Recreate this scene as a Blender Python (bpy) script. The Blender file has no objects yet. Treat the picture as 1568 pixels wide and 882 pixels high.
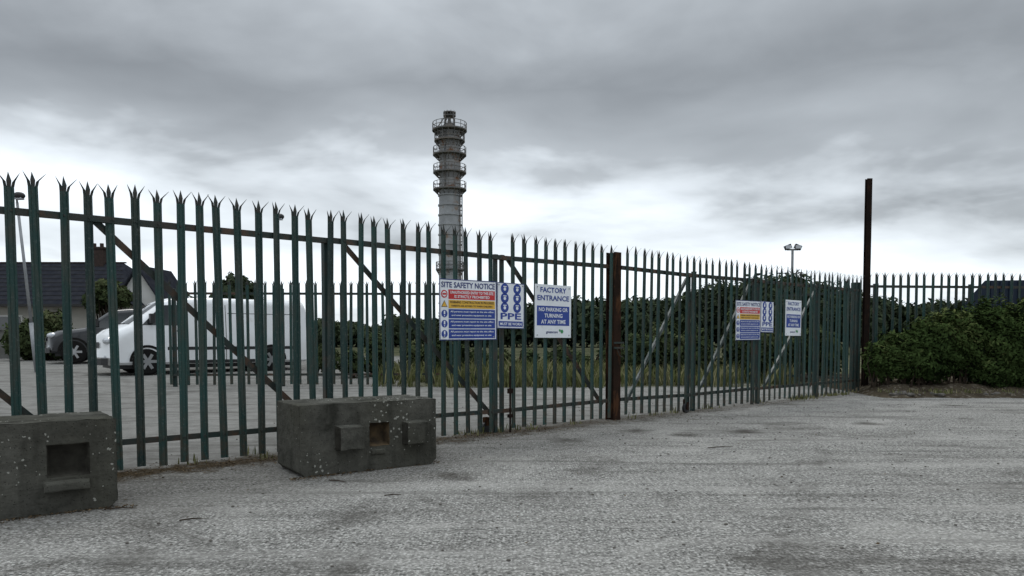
import bpy, math, random
import numpy as np
from mathutils import Vector, Matrix
random.seed(7); rng=np.random.default_rng(7)
scene=bpy.context.scene
H=1.14; F=1132.0
def W(px,py,Y): return Vector(((px-784)*Y/F, Y, H-(py-517)*Y/F))
def g(y):
    return 0.015*min(max(y-14.5,0),27)
# ---------------- materials -----------------
class NT:
    def __init__(s,nt): s.nt=nt
    def n(s,typ,ins=None,**kw):
        nd=s.nt.nodes.new(typ)
        for k,v in kw.items(): setattr(nd,k,v)
        if ins:
            for k,v in ins.items():
                if isinstance(v,bpy.types.NodeSocket): s.nt.links.new(v,nd.inputs[k])
                else: nd.inputs[k].default_value=v
        return nd
    def math(s,op,a,b=0.0,c=None,clamp=False):
        nd=s.nt.nodes.new('ShaderNodeMath'); nd.operation=op; nd.use_clamp=clamp
        for i,v in enumerate([a,b] if c is None else [a,b,c]):
            if isinstance(v,bpy.types.NodeSocket): s.nt.links.new(v,nd.inputs[i])
            else: nd.inputs[i].default_value=v
        return nd.outputs[0]
    def ramp(s,fac,stops,interp='LINEAR'):
        nd=s.nt.nodes.new('ShaderNodeValToRGB'); cr=nd.color_ramp; cr.interpolation=interp
        while len(cr.elements)<len(stops): cr.elements.new(0.5)
        for e,(p,c) in zip(cr.elements,stops):
            e.position=p
            if not isinstance(c,(tuple,list)): c=(c,c,c)
            e.color=(c[0],c[1],c[2],1)
        s.nt.links.new(fac,nd.inputs[0]); return nd.outputs[0]
    def noise(s,vec,scale,detail=4,rough=.55,dist=0.0):
        return s.n('ShaderNodeTexNoise',{'Vector':vec,'Scale':scale,'Detail':float(detail),'Roughness':rough,'Distortion':dist}).outputs['Fac']
    def mix(s,fac,a,b,mode='MIX'):
        nd=s.nt.nodes.new('ShaderNodeMix'); nd.data_type='RGBA'; nd.blend_type=mode
        for i,v in ((0,fac),(6,a),(7,b)):
            if isinstance(v,bpy.types.NodeSocket): s.nt.links.new(v,nd.inputs[i])
            else:
                if i and len(v)==3: v=(*v,1)
                nd.inputs[i].default_value=v
        return nd.outputs[2]
    def diffuse(s,col,normal=None,rough=1.0):
        s.nt.nodes.remove(s.nt.nodes['Principled BSDF'])
        d=s.n('ShaderNodeBsdfDiffuse',{'Color':col,'Roughness':rough})
        if normal is not None: s.nt.links.new(normal,d.inputs['Normal'])
        s.nt.links.new(d.outputs[0],s.nt.nodes['Material Output'].inputs[0])
def newmat(name):
    m=bpy.data.materials.new(name); m.use_nodes=True
    N=NT(m.node_tree); b=m.node_tree.nodes['Principled BSDF']
    return m,N,b
def simple(name,c1,c2=None,scale=5,rough=.7,bump=0,metal=0,patch=None,pscale=1.5,pt=(.52,.6),fine=None,spec=.4,coat=0,zs=1.0):
    m,N,b=newmat(name); co=N.n('ShaderNodeTexCoord').outputs['Object']
    c2=c2 or tuple(x*.8 for x in c1)
    f=N.noise(co,scale,3,.6); fr=N.ramp(f,[(.35,0),(.65,1)])
    col=N.mix(fr,c1,c2)
    if patch:
        pc=co
        if zs!=1: pc=N.n('ShaderNodeMapping',{'Vector':co,'Scale':(1,1,zs)}).outputs[0]
        pf=N.ramp(N.noise(pc,pscale,5,.65),[(pt[0],0),(pt[1],1)])
        col=N.mix(pf,col,patch)
    nrm=None
    if bump:
        nrm=N.n('ShaderNodeBump',{'Height':N.noise(co,fine or scale*6,3,.7),'Strength':bump,'Distance':.01}).outputs[0]
    if rough>=.85 and not metal: N.diffuse(col,nrm,.6); return m
    m.node_tree.links.new(col,b.inputs['Base Color'])
    if nrm is not None: m.node_tree.links.new(nrm,b.inputs['Normal'])
    b.inputs['Roughness'].default_value=rough; b.inputs['Metallic'].default_value=metal
    b.inputs['Specular IOR Level'].default_value=spec
    b.inputs['Coat Weight'].default_value=coat
    return m
def picket_mat():
    m,N,b=newmat('fence_green_paint'); co=N.n('ShaderNodeTexCoord').outputs['Object']
    pv=N.n('ShaderNodeAttribute',attribute_name='pv').outputs['Fac']
    col=N.ramp(pv,[(0,(.011,.029,.027)),(.5,(.016,.048,.043)),(1,(.022,.066,.058))])
    st=N.n('ShaderNodeMapping',{'Vector':co,'Scale':(1,1,.22)}).outputs[0]
    pf=N.ramp(N.noise(st,11,5,.7),[(.46,0),(.64,1)])
    col=N.mix(N.math('MULTIPLY',pf,.75),col,(.052,.055,.044))
    z=N.n('ShaderNodeSeparateXYZ',{0:co}).outputs[2]
    lo=N.math('MULTIPLY',N.math('MULTIPLY_ADD',z,-2.0,1.2,clamp=True),N.ramp(N.noise(co,14,4,.7),[(.4,0),(.6,1)]))
    col=N.mix(N.math('MULTIPLY',lo,.8),col,(.065,.048,.032))
    hi=N.ramp(N.noise(co,55,3,.6),[(.58,0),(.68,1)]); col=N.mix(N.math('MULTIPLY',hi,.5),col,(.11,.125,.115))
    m.node_tree.links.new(col,b.inputs['Base Color']); b.inputs['Roughness'].default_value=.55; b.inputs['Specular IOR Level'].default_value=.3
    return m
GREEN=picket_mat()
GREEN_D=simple('fence_dark_green',(.010,.028,.026),(.015,.038,.034),3,.6,.2,patch=(.045,.036,.026),pscale=5,pt=(.48,.62))
TIP=simple('fence_tip_weathered',(.014,.028,.026),(.035,.030,.024),30,.6)
RAIL=simple('rail_weathered',(.010,.024,.021),(.028,.026,.021),6,.6,.3,patch=(.06,.034,.020),pscale=4,pt=(.5,.6))
GALV=simple('brace_worn_metal',(.07,.09,.085),(.03,.05,.045),5,.5,.2,patch=(.2,.21,.2),pscale=8,pt=(.5,.62))
RUST=simple('rusty_steel',(.036,.021,.016),(.022,.016,.013),6,.85,.5,patch=(.075,.038,.022),pscale=7,zs=.3)
RUSTD=simple('dark_rusty_steel',(.024,.016,.013),(.016,.013,.012),6,.85,.3,patch=(.048,.026,.018),pscale=6,zs=.3,pt=(.55,.68))
WHITE=simple('sign_white',(.72,.75,.79),(.66,.69,.72),3,.35,patch=(.5,.5,.46),pscale=5,pt=(.62,.75))
NAVY=simple('sign_navy',(.02,.035,.16),(.02,.03,.14),3,.4)
BLUE=simple('sign_blue',(.014,.045,.27),(.014,.045,.24),3,.4)
RED=simple('sign_red',(.5,.025,.03),(.45,.02,.02),3,.4)
YEL=simple('sign_yellow',(.68,.40,.04),(.62,.36,.04),3,.4)
LGRN=simple('sign_green',(.03,.25,.08),None,3,.4)
BLACK=simple('black_plastic',(.012,.012,.013),(.02,.02,.021),8,.5)
TYRE=simple('tyre_rubber',(.015,.015,.015),(.022,.021,.02),12,.85)
GLASS=simple('vehicle_glass',(.015,.02,.022),(.02,.026,.03),1,.06,spec=.8)
VWHITE=simple('white_vehicle_paint',(.74,.76,.78),(.68,.69,.70),1.5,.25,patch=(.5,.48,.44),pscale=2,pt=(.6,.8),coat=.5)
VGREY=simple('dark_vehicle_paint',(.020,.022,.026),(.016,.018,.021),1,.3,coat=.3)
SILV=simple('alloy_metal',(.4,.41,.42),None,5,.35,metal=.8)
LENS=simple('lamp_lens',(.5,.52,.55),(.35,.37,.4),20,.12,spec=.8)
REDL=simple('tail_lamp_red',(.35,.01,.01),None,5,.2)
PLATE=simple('number_plate',(.7,.7,.66),None,5,.4)
STEEL=simple('galvanised_steel',(.28,.29,.30),(.20,.21,.22),4,.5,metal=.3)
PALE=simple('tower_pale_metal',(.38,.39,.40),(.29,.30,.31),.6,.86,.2,patch=(.25,.19,.15),pscale=.4,pt=(.56,.66))
TRUST=simple('tower_rusted',(.36,.36,.36),(.27,.27,.27),.8,.86,.2,patch=(.22,.125,.08),pscale=.5,pt=(.53,.62))
TDARK=simple('tower_walkway_steel',(.15,.155,.16),(.18,.16,.14),1,.86)
SLATE=simple('roof_slate',(.024,.026,.034),(.038,.040,.047),3,.86,.4)
RENDER_=simple('rendered_wall',(.42,.40,.36),(.34,.33,.30),1,.9,.2)
WALLW=simple('white_render',(.62,.62,.60),(.55,.55,.52),1,.9)
BRICKC=simple('chimney_brick',(.07,.05,.045),(.05,.04,.035),8,.9,.3)
BLOCKW=simple('boundary_wall_render',(.2,.2,.19),(.13,.13,.12),2,.9,.4)
BARK=simple('bark',(.06,.045,.035),(.035,.028,.022),10,.9,.5)
ROCK=simple('stone',(.2,.19,.17),(.11,.1,.09),5,.9,.6)
NAVYROOF=simple('dark_blue_cladding',(.010,.018,.034),(.014,.022,.038),2,.6,spec=.2)
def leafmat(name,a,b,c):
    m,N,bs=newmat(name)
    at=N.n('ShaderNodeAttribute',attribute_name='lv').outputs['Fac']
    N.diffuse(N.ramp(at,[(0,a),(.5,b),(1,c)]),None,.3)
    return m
L_BUSH=leafmat('laurel_leaves',(.018,.032,.011),(.048,.074,.024),(.19,.20,.08))
L_TREE=leafmat('tree_leaves',(.028,.040,.024),(.048,.062,.036),(.085,.098,.055))
L_SCRUB=leafmat('scrub_leaves',(.028,.038,.019),(.058,.076,.034),(.15,.15,.08))
L_GRASS=leafmat('grass_blades',(.06,.075,.025),(.15,.16,.065),(.33,.30,.18))
L_DEAD=leafmat('dead_leaves',(.03,.022,.015),(.07,.05,.03),(.15,.11,.07))
# -------------- mesh builder ------------
class MB:
    def __init__(s): s.v=[]; s.f=[]; s.m=[]
    def add(s,vs,fs,m=0):
        o=len(s.v); s.v+= [tuple(v) for v in vs]; s.f+=[tuple(i+o for i in f) for f in fs]; s.m+=[m]*len(fs)
    def box(s,c,hx,hy,hz,ax=(1,0,0),ay=(0,1,0),az=(0,0,1),m=0):
        c=Vector(c);ax=Vector(ax)*hx;ay=Vector(ay)*hy;az=Vector(az)*hz
        vs=[c+ax*i+ay*j+az*k for i in(-1,1) for j in(-1,1) for k in(-1,1)]
        s.add(vs,[(0,1,3,2),(4,6,7,5),(0,4,5,1),(2,3,7,6),(0,2,6,4),(1,5,7,3)],m)
    def bar(s,p0,p1,w,d,side,m=0):
        p0=Vector(p0);p1=Vector(p1);a=(p1-p0).normalized();sd=Vector(side).normalized()
        o=a.cross(sd).normalized(); s.box((p0+p1)/2,(p1-p0).length/2,w/2,d/2,a,o,sd,m)
    def cyl(s,p0,p1,r0,r1=None,n=12,m=0,caps=True):
        r1=r0 if r1 is None else r1
        p0=Vector(p0);p1=Vector(p1);a=(p1-p0).normalized()
        x=a.orthogonal().normalized();y=a.cross(x); vs=[]
        for p,r in((p0,r0),(p1,r1)):
            for i in range(n):
                t=2*math.pi*i/n; vs.append(p+x*math.cos(t)*r+y*math.sin(t)*r)
        fs=[(i,(i+1)%n,n+(i+1)%n,n+i) for i in range(n)]
        if caps: fs+=[tuple(range(n-1,-1,-1)),tuple(range(n,2*n))]
        s.add(vs,fs,m)
    def sph(s,c,rx,ry,rz,n=10,m=0,fn=None):
        vs=[];k=n//2+1
        for i in range(k+1):
            a=math.pi*i/k
            for j in range(n):
                b=2*math.pi*j/n
                vs.append((c[0]+rx*math.sin(a)*math.cos(b),c[1]+ry*math.sin(a)*math.sin(b),c[2]+rz*math.cos(a)))
        if fn: vs=[fn(*v) for v in vs]
        s.add(vs,[(i*n+j,i*n+(j+1)%n,(i+1)*n+(j+1)%n,(i+1)*n+j) for i in range(k) for j in range(n)],m)
    def build(s,name,mats,parent=None,smooth=False,bevel=0,solid=0,subd=0):
        me=bpy.data.meshes.new(name); me.from_pydata(s.v,[],s.f)
        for mt in mats: me.materials.append(mt)
        me.polygons.foreach_set('material_index',s.m)
        if smooth: me.polygons.foreach_set('use_smooth',[True]*len(s.f))
        me.update(); ob=bpy.data.objects.new(name,me); scene.collection.objects.link(ob)
        if parent: ob.parent=parent
        if solid:
            md=ob.modifiers.new('s','SOLIDIFY'); md.thickness=solid
        if bevel:
            md=ob.modifiers.new('b','BEVEL'); md.width=bevel; md.segments=2; md.limit_method='ANGLE'
        return ob
def empty(name,loc=(0,0,0),rz=0):
    e=bpy.data.objects.new(name,None); scene.collection.objects.link(e); e.location=loc; e.rotation_euler[2]=rz; return e
# ---------------- fence --------------
O=Vector((-3.257,6.105,0)); U=Vector((.7535,.6574,0)); NR=Vector((.6574,-.7535,0)); Z=Vector((0,0,1))
def picket(mb,base,u,n,h,w=.034,lean=0.0,nlean=0.0,tip=True,twist=0.0):
    if twist:
        R=Matrix.Rotation(twist,3,'Z'); u=R@u; n=R@n
    us=[-w,-.55*w,-.38*w,.38*w,.55*w,w]; ds=[0,.014,.004,.004,.014,0]
    hb=h-.115
    def pt(a,d,z): return base+u*(a+lean*z)+n*(d+nlean*z)+Z*z
    vs=[];fs=[]
    for z in (.045,hb*.5,hb):
        vs+=[pt(a,d,z) for a,d in zip(us,ds)]
    for r in range(2):
        for i in range(5): fs.append((r*6+i,r*6+i+1,r*6+6+i+1,r*6+6+i))
    mb.add(vs,fs,0)
    o=[pt(a,d,hb) for a,d in zip(us,ds)]
    jt=lambda: random.uniform(-.005,.005)
    k=random.uniform(.88,1.12)
    L=[o[0],o[1],o[2],pt(-w*1.22,.012,h-.070),pt(-w*.62,.018,h-.080),pt(-w*2.15*k+jt(),.045,h-.014+jt())]
    mb.add(L,[(0,1,4,3),(1,2,4),(3,4,5)],1)
    C=[o[2],o[3],pt(-w*.50,.008,h-.066),pt(w*.50,.008,h-.066),pt(jt(),-.002,h+.004+jt())]
    mb.add(C,[(0,1,3,2),(2,3,4)],1)
    k=random.uniform(.88,1.12)
    Rr=[o[5],o[4],o[3],pt(w*1.22,.012,h-.070),pt(w*.62,.018,h-.080),pt(w*2.15*k+jt(),.045,h-.014+jt())]
    mb.add(Rr,[(0,3,4,1),(1,4,2),(3,5,4)],1)
def fence_run(name,p0,p1,h=2.4,pitch=.174,posts=(),diags=(),braces=GALV,zb=0.0,phase=0.0,bolts=True,gfun=None,pn=None,zr=(.27,.30),drop=0.0,tl=0.0):
    p0=Vector((p0[0],p0[1],zb));p1=Vector((p1[0],p1[1],zb)); L=(p1-p0).length; u=(p1-p0)/L
    n=Vector((u.y,-u.x,0))
    if pn is not None: n=Vector(pn)
    par=empty(name)
    mb=MB(); s=phase; pv=[]
    while s<L:
        z=(gfun(p0.y+u.y*s) if gfun else 0)+drop*(s/L-.5)
        k0=len(mb.v)
        picket(mb,p0+u*s+Z*(z+random.uniform(-.012,.012))+n*.012,u,n,h,lean=tl+random.gauss(0,.0065),nlean=random.gauss(0,.004),twist=random.gauss(0,.10))
        if bolts:
            for zz in (zr[0],h-zr[1]):
                c=p0+u*s+Z*(zz+z); mb.cyl(c+n*.015,c+n*.028,.009,n=6,m=1)
        pv+= [min(1,max(0,random.gauss(.45,.3)))]*(len(mb.v)-k0)
        s+=pitch
    ob=mb.build('pickets',[GREEN,TIP],par,solid=.003)
    ob.data.attributes.new('pv','FLOAT','POINT').data.foreach_set('value',pv)
    mb=MB()
    for zz in (zr[0],h-zr[1]):
        z0=(gfun(p0.y) if gfun else 0)-drop/2; z1=(gfun(p1.y) if gfun else 0)+drop/2
        a=p0+Z*(zz+z0);b=p1+Z*(zz+z1)
        mb.bar(a,b,.05,.008,n,0)
        mb.bar(a-n*.03-Z*.022,b-n*.03-Z*.022,.007,.05,n,0)
    mb.build('rails',[RAIL],par)
    if posts:
        mb=MB()
        for sp,w,ht,mi in posts:
            z=(gfun(p0.y+u.y*sp) if gfun else 0)
            c=p0+u*sp-n*(.04+w/2)+Z*z
            mb.box(c+Z*(ht/2-.05),w/2,w/2,ht/2+.05,u,n,Z,mi)
            mb.box(c+Z*(ht+.005),w/2+.006,w/2+.006,.006,u,n,Z,mi)
        mb.build('posts',[GREEN_D,RUST],par,bevel=.006)
    if diags:
        mb=MB()
        for s0,z0,s1,z1,w in diags:
            mb.bar(p0+u*s0-n*.045+Z*z0,p0+u*s1-n*.045+Z*z1,w,.012,n,0)
            mb.bar(p0+u*s0-n*.07+Z*z0,p0+u*s1-n*.07+Z*z1,.008,.04,n,0)
        mb.build('braces',[braces],par)
    return par,p0,u,n,L
def PT(t): q=O+U*t; return (q.x,q.y)
def run(name,t0,t1,posts=(),diags=(),br=RAIL,**kw):
    ph=math.ceil((t0-.335)/.174)*.174+.335-t0
    return fence_run(name,PT(t0),PT(t1),phase=ph,posts=[(a-t0,w,h,m) for a,w,h,m in posts],
        diags=[(a-t0,b,c-t0,d,w) for a,b,c,d,w in diags],braces=br,**kw)
run('palisade_fence',-2.6,1.96,posts=[(-2.2,.07,2.12,0),(1.92,.07,2.1,0)],diags=[(-2.15,2.1,-.3,.2,.05),(-.15,2.1,1.85,.2,.055)],tl=-.006)
run('palisade_gate',1.965,4.16,posts=[(4.11,.045,2.12,0)],diags=[(2.1,2.08,4.05,.2,.055)],drop=-.014,tl=-.003)
run('palisade_gate',4.165,6.12,posts=[(4.21,.045,2.12,0)],diags=[(4.3,2.08,6.0,.22,.055)],drop=.018,tl=.004)
run('palisade_gate',6.33,8.05,posts=[(7.98,.045,2.12,0)],diags=[(7.92,2.05,6.5,.22,.045)],br=GALV,drop=-.022,tl=.008)
run('palisade_gate',8.055,9.9,posts=[(8.12,.06,2.15,0),(9.82,.045,2.12,0)],diags=[(9.7,2.05,8.2,.25,.045)],br=GALV,drop=.014,tl=-.004)
run('palisade_fence',9.905,13.85,posts=[(10.0,.06,2.12,0),(12.1,.07,2.12,0)],diags=[(12.0,2.05,10.2,.3,.045)],br=GALV,tl=.006)
par=empty('gate_wheel')
mb=MB(); q=O+U*7.75+NR*.02
mb.cyl(q+NR*.03+Z*.075,q+NR*.07+Z*.075,.07,n=18,m=0); mb.cyl(q+NR*.025+Z*.075,q+NR*.08+Z*.075,.02,n=10,m=1)
mb.box(q+NR*.085+Z*.11,.02,.004,.06,U,NR,Z,1); mb.box(q+NR*.015+Z*.13,.02,.004,.08,U,NR,Z,1)
mb.build('wheel',[BLACK,RUST],par)
par=empty('gate_wheel'); mb=MB(); q=O+U*4.0-NR*.10
mb.cyl(q+NR*.02+Z*.07,q-NR*.02+Z*.07,.065,n=18,m=0); mb.box(q+Z*.14,.03,.03,.05,U,NR,Z,1); mb.build('wheel',[BLACK,RUST],par)
par=empty('drop_bolt'); mb=MB(); q=O+U*4.25+NR*.05
mb.cyl(q,q+Z*.8,.012,n=8); mb.box(q+Z*.5,.03,.02,.03,U,NR,Z); mb.box(q+Z*.2,.03,.02,.02,U,NR,Z); mb.build('rod',[RUSTD],par)
par=empty('gate_latch'); mb=MB()
for zz in(1.0,1.07): 
    q=O+U*6.24+NR*.04+Z*zz; mb.box(q,.10,.006,.012,U,NR,Z)
for i in range(9):
    q=O+U*(6.18+.012*i)+NR*(.06)+Z*(.98-.03*math.sin(i/8*3.14)-.012*i); mb.cyl(q,q+U*.014-Z*.012,.008,n=6)
mb.build('latch_and_chain',[RAIL],par)
def hcol(name,c,w,d,h,u,n,mat,z0=-.05):
    par=empty(name); mb=MB(); c=Vector(c)
    mb.box(c+Z*(h/2+z0)+n*(d/2),w/2,.008,h/2,u,n,Z); mb.box(c+Z*(h/2+z0)-n*(d/2),w/2,.008,h/2,u,n,Z)
    mb.box(c+Z*(h/2+z0),.006,d/2-.009,h/2-.001,u,n,Z); mb.build('column',[mat],par,bevel=.003); return par
hcol('rusty_gate_post',O+U*6.225-NR*.05,.14,.14,2.36,U,NR,RUST)
cq=O+U*13.98
hcol('rusty_steel_pole',(cq.x+.03,cq.y,0),.105,.09,4.44,Vector((1,0,0)),Vector((0,-1,0)),RUSTD)
mb=MB(); pr=empty('corner_post'); mb.box((cq.x-.08,cq.y+.22,1.12),.08,.08,1.17,m=0); mb.build('post',[GREEN_D],pr,bevel=.01)
fence_run('palisade_fence',(cq.x+.1,cq.y+.05),(cq.x+10,cq.y+.9),zb=.10,posts=[(.2+2.1*i,.08,2.15,0) for i in range(5)],bolts=False)
a=W(1190,517,17.2)
fence_run('palisade_fence',(a.x,a.y),(cq.x-.1,cq.y+.35),bolts=False,pn=(-.3,-.95,0))
a=W(262,517,16.6); b=W(760,517,17.0)
fence_run('palisade_fence',(a.x,a.y),(b.x,b.y),posts=[(.05+2.4*i,.08,2.2,0) for i in range(4)],bolts=False,gfun=g,pitch=.19)
# ---------------- signs ------------------
_tc={}
def textmesh(s):
    if s in _tc: return _tc[s]
    cu=bpy.data.curves.new('t','FONT'); cu.body=s; cu.resolution_u=2; cu.offset=.022; cu.align_x='CENTER'
    ob=bpy.data.objects.new('t',cu); scene.collection.objects.link(ob); bpy.context.view_layer.update()
    me=ob.evaluated_get(bpy.context.evaluated_depsgraph_get()).to_mesh()
    v=np.array([x.co[:] for x in me.vertices]); f=[tuple(p.vertices) for p in me.polygons]
    bpy.data.objects.remove(ob); v=v[:,:2]; mn=v.min(0);mx=v.max(0); v=(v-mn)/(mx-mn)
    _tc[s]=(v,f); return _tc[s]
class Board:
    def __init__(s,name,t,ztop,w,h,rot=0):
        s.par=empty(name); s.o=O+U*t+Z*ztop+NR*.05; s.w=w;s.h=h; s.mb=MB()
        s.u=(U*math.cos(rot)+Z*math.sin(rot)); s.z=(Z*math.cos(rot)-U*math.sin(rot))
        s.mb.box(s.o+s.u*w/2-s.z*h/2-NR*.003,w/2,.003,h/2,s.u,NR,s.z,0)
    def p(s,x,y,l): return s.o+s.u*(x*s.w)-s.z*(y*s.h)+NR*(.0015*l)
    def rect(s,x0,y0,x1,y1,m,l=1): s.mb.add([s.p(x0,y1,l),s.p(x1,y1,l),s.p(x1,y0,l),s.p(x0,y0,l)],[(0,1,2,3)],m)
    def frame(s,x0,y0,x1,y1,tw,m,l=1):
        ty=tw*s.w/s.h
        s.rect(x0,y0,x1,y0+ty,m,l);s.rect(x0,y1-ty,x1,y1,m,l);s.rect(x0,y0+ty,x0+tw,y1-ty,m,l);s.rect(x1-tw,y0+ty,x1,y1-ty,m,l)
    def poly(s,cx,cy,r,n,m,l=1,rot=0):
        vs=[];
        for i in range(n):
            a=2*math.pi*i/n+rot; vs.append(s.p(cx,cy,l)+s.u*(r*math.cos(a))+s.z*(r*math.sin(a)))
        s.mb.add(vs,[tuple(range(n))],m)
    def text(s,t,x0,y0,x1,y1,m,l=2):
        v,f=textmesh(t); s.mb.add([s.p(x0+(x1-x0)*a,y1-(y1-y0)*b,l) for a,b in v],f,m)
    def done(s):
        s.mb.build('panel',[WHITE,NAVY,BLUE,RED,YEL,LGRN,BLACK],s.par)
        mb=MB()
        for x in(.06,.94):
            for y in (.05,.95): mb.cyl(s.p(x,y,0),s.p(x,y,5),.008,n=8)
        mb.build('fixings',[SILV],s.par)
def tz(py,t): Y=O.y+U.y*t; return H+(517-py)*Y/F
def tt(px): r=(px-784)/F; return (3.257+6.105*r)/(.7535-.6574*r)
def signs(x0,x1,x2,x3,x4,y0,y1,y2,y3,y4,y5):
    t0,t1,t2,t3,t4=map(tt,(x0,x1,x2,x3,x4))
    m=(t0+t1)/2; za=tz(y0,m); B=Board('site_safety_sign',t0,za,t1-t0-.01,za-tz(y1,m),.006)
    B.frame(.0,.0,1,1,.012,1)
    B.text('SITE SAFETY NOTICE',.03,.045,.97,.140,1)
    B.rect(.15,.17,.97,.325,3);B.text('UNAUTHORISED ENTRY TO THIS SITE',.18,.19,.94,.238,0);B.text('IS STRICTLY PROHIBITED',.25,.258,.87,.305,0)
    B.rect(.15,.34,.97,.475,4);B.text('WARNING CONSTRUCTION IN PROGRESS',.17,.355,.95,.395,6);B.text('PARENTS ARE ADVISED TO WARN CHILDREN',.2,.42,.92,.45,6)
    for i,yy in enumerate((.49,.655,.82)):
        B.rect(.15,yy,.97,yy+.15,2)
        B.text('All persons must report to the site office',.18,yy+.025,.94,yy+.06,0);B.text('and wear protective equipment on site',.2,yy+.085,.9,yy+.12,0)
        B.poly(.08,yy+.075,.042,20,2);B.rect(.068,yy+.03,.092,yy+.085,0,2);B.poly(.08,yy+.11,.007,8,0,2)
    B.poly(.08,.245,.044,20,3);B.poly(.08,.245,.03,20,0,2);B.rect(.05,.23,.11,.26,3,3)
    B.poly(.08,.42,.05,3,6,1,math.pi/2);B.poly(.08,.42,.038,3,4,2,math.pi/2)
    B.done()
    m=(t1+t2)/2; za=tz(y2,m); B=Board('protective_equipment_sign',t1+.005,za,t2-t1-.01,za-tz(y3,m),-.008)
    B.frame(0,0,1,1,.02,1)
    for i in range(3):
        for j in range(2):
            cx=.27+.46*j;cy=.13+.205*i; B.poly(cx,cy,.062,20,2); B.poly(cx,cy+.01,.020,12,0,2); B.rect(cx-.06,cy-.055,cx+.06,cy-.035,0,3)
    B.text('PPE',.12,.66,.88,.80,2); B.rect(.05,.84,.95,.96,2); B.text('MUST BE WORN',.1,.87,.9,.93,0); B.done()
    m=(t3+t4)/2; za=tz(y4,m); B=Board('factory_entrance_sign',t3,za,t4-t3,za-tz(y5,m),-.004)
    B.text('FACTORY',.14,.05,.86,.15,2);B.text('ENTRANCE',.06,.20,.94,.30,2)
    B.rect(.05,.40,.95,.77,2,1)
    for s_,y,x in(('NO PARKING OR',.43,.1),('TURNING',.545,.25),('AT ANY TIME',.66,.16)): B.text(s_,x,y,1-x,y+.075,0)
    B.text('greencore',.3,.88,.62,.93,1); B.poly(.68,.86,.018,5,5); B.poly(.74,.88,.026,6,5,2); B.done()
signs(669,757,799,815,870,430,521,434,503,437,517)
signs(1122,1160,1180,1198,1222,461,521,462,509,460,514)
# ---------------- concrete blocks ------------
def concrete_mat():
    m,N,b=newmat('weathered_concrete'); co=N.n('ShaderNodeTexCoord').outputs['Object']
    n1=N.noise(co,3.2,6,.7); col=N.ramp(n1,[(.3,(.040,.040,.034)),(.5,(.098,.096,.084)),(.70,(.20,.195,.175))])
    n3=N.ramp(N.noise(co,1.6,5,.65),[(.42,0),(.62,1)]); col=N.mix(N.math('MULTIPLY',n3,.8),col,(.060,.059,.046))
    st=N.n('ShaderNodeMapping',{'Vector':co,'Scale':(1,1,.18)}).outputs[0]
    sk=N.ramp(N.noise(st,6,4,.6),[(.50,0),(.66,1)]); col=N.mix(N.math('MULTIPLY',sk,.6),col,(.026,.026,.022))
    vo=N.n('ShaderNodeTexVoronoi',{'Vector':N.n('ShaderNodeVectorMath',{0:co,1:N.n('ShaderNodeVectorMath',{0:N.n('ShaderNodeTexNoise',{'Vector':co,'Scale':22.0}).outputs['Color'],3:.035},operation='SCALE').outputs[0]},operation='ADD').outputs[0],'Scale':24.0}) 
    sz=N.ramp(N.noise(co,2.2,3),[(.44,0),(.7,.32)])
    sp=N.math('LESS_THAN',vo.outputs['Distance'],sz)
    col=N.mix(N.math('MULTIPLY',sp,.75),col,(.40,.40,.36))
    vo2=N.n('ShaderNodeTexVoronoi',{'Vector':co,'Scale':48.0}); sp2=N.math('LESS_THAN',vo2.outputs['Distance'],.17)
    col=N.mix(N.math('MULTIPLY',sp2,.7),col,(.025,.025,.022))
    hh=N.math('ADD',N.noise(co,30,4,.7),N.math('MULTIPLY',sp2,-.5))
    N.diffuse(col,N.n('ShaderNodeBump',{'Height':hh,'Strength':.9,'Distance':.014}).outputs[0],.8); return m
CONC=concrete_mat()
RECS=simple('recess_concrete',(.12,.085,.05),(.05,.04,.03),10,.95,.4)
RECSHADE=simple('recess_lug_shade_concrete',(.05,.048,.04),(.03,.028,.024),10,.95,.4)  # darker concrete: shade of recess and lug sides put into the colour
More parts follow.
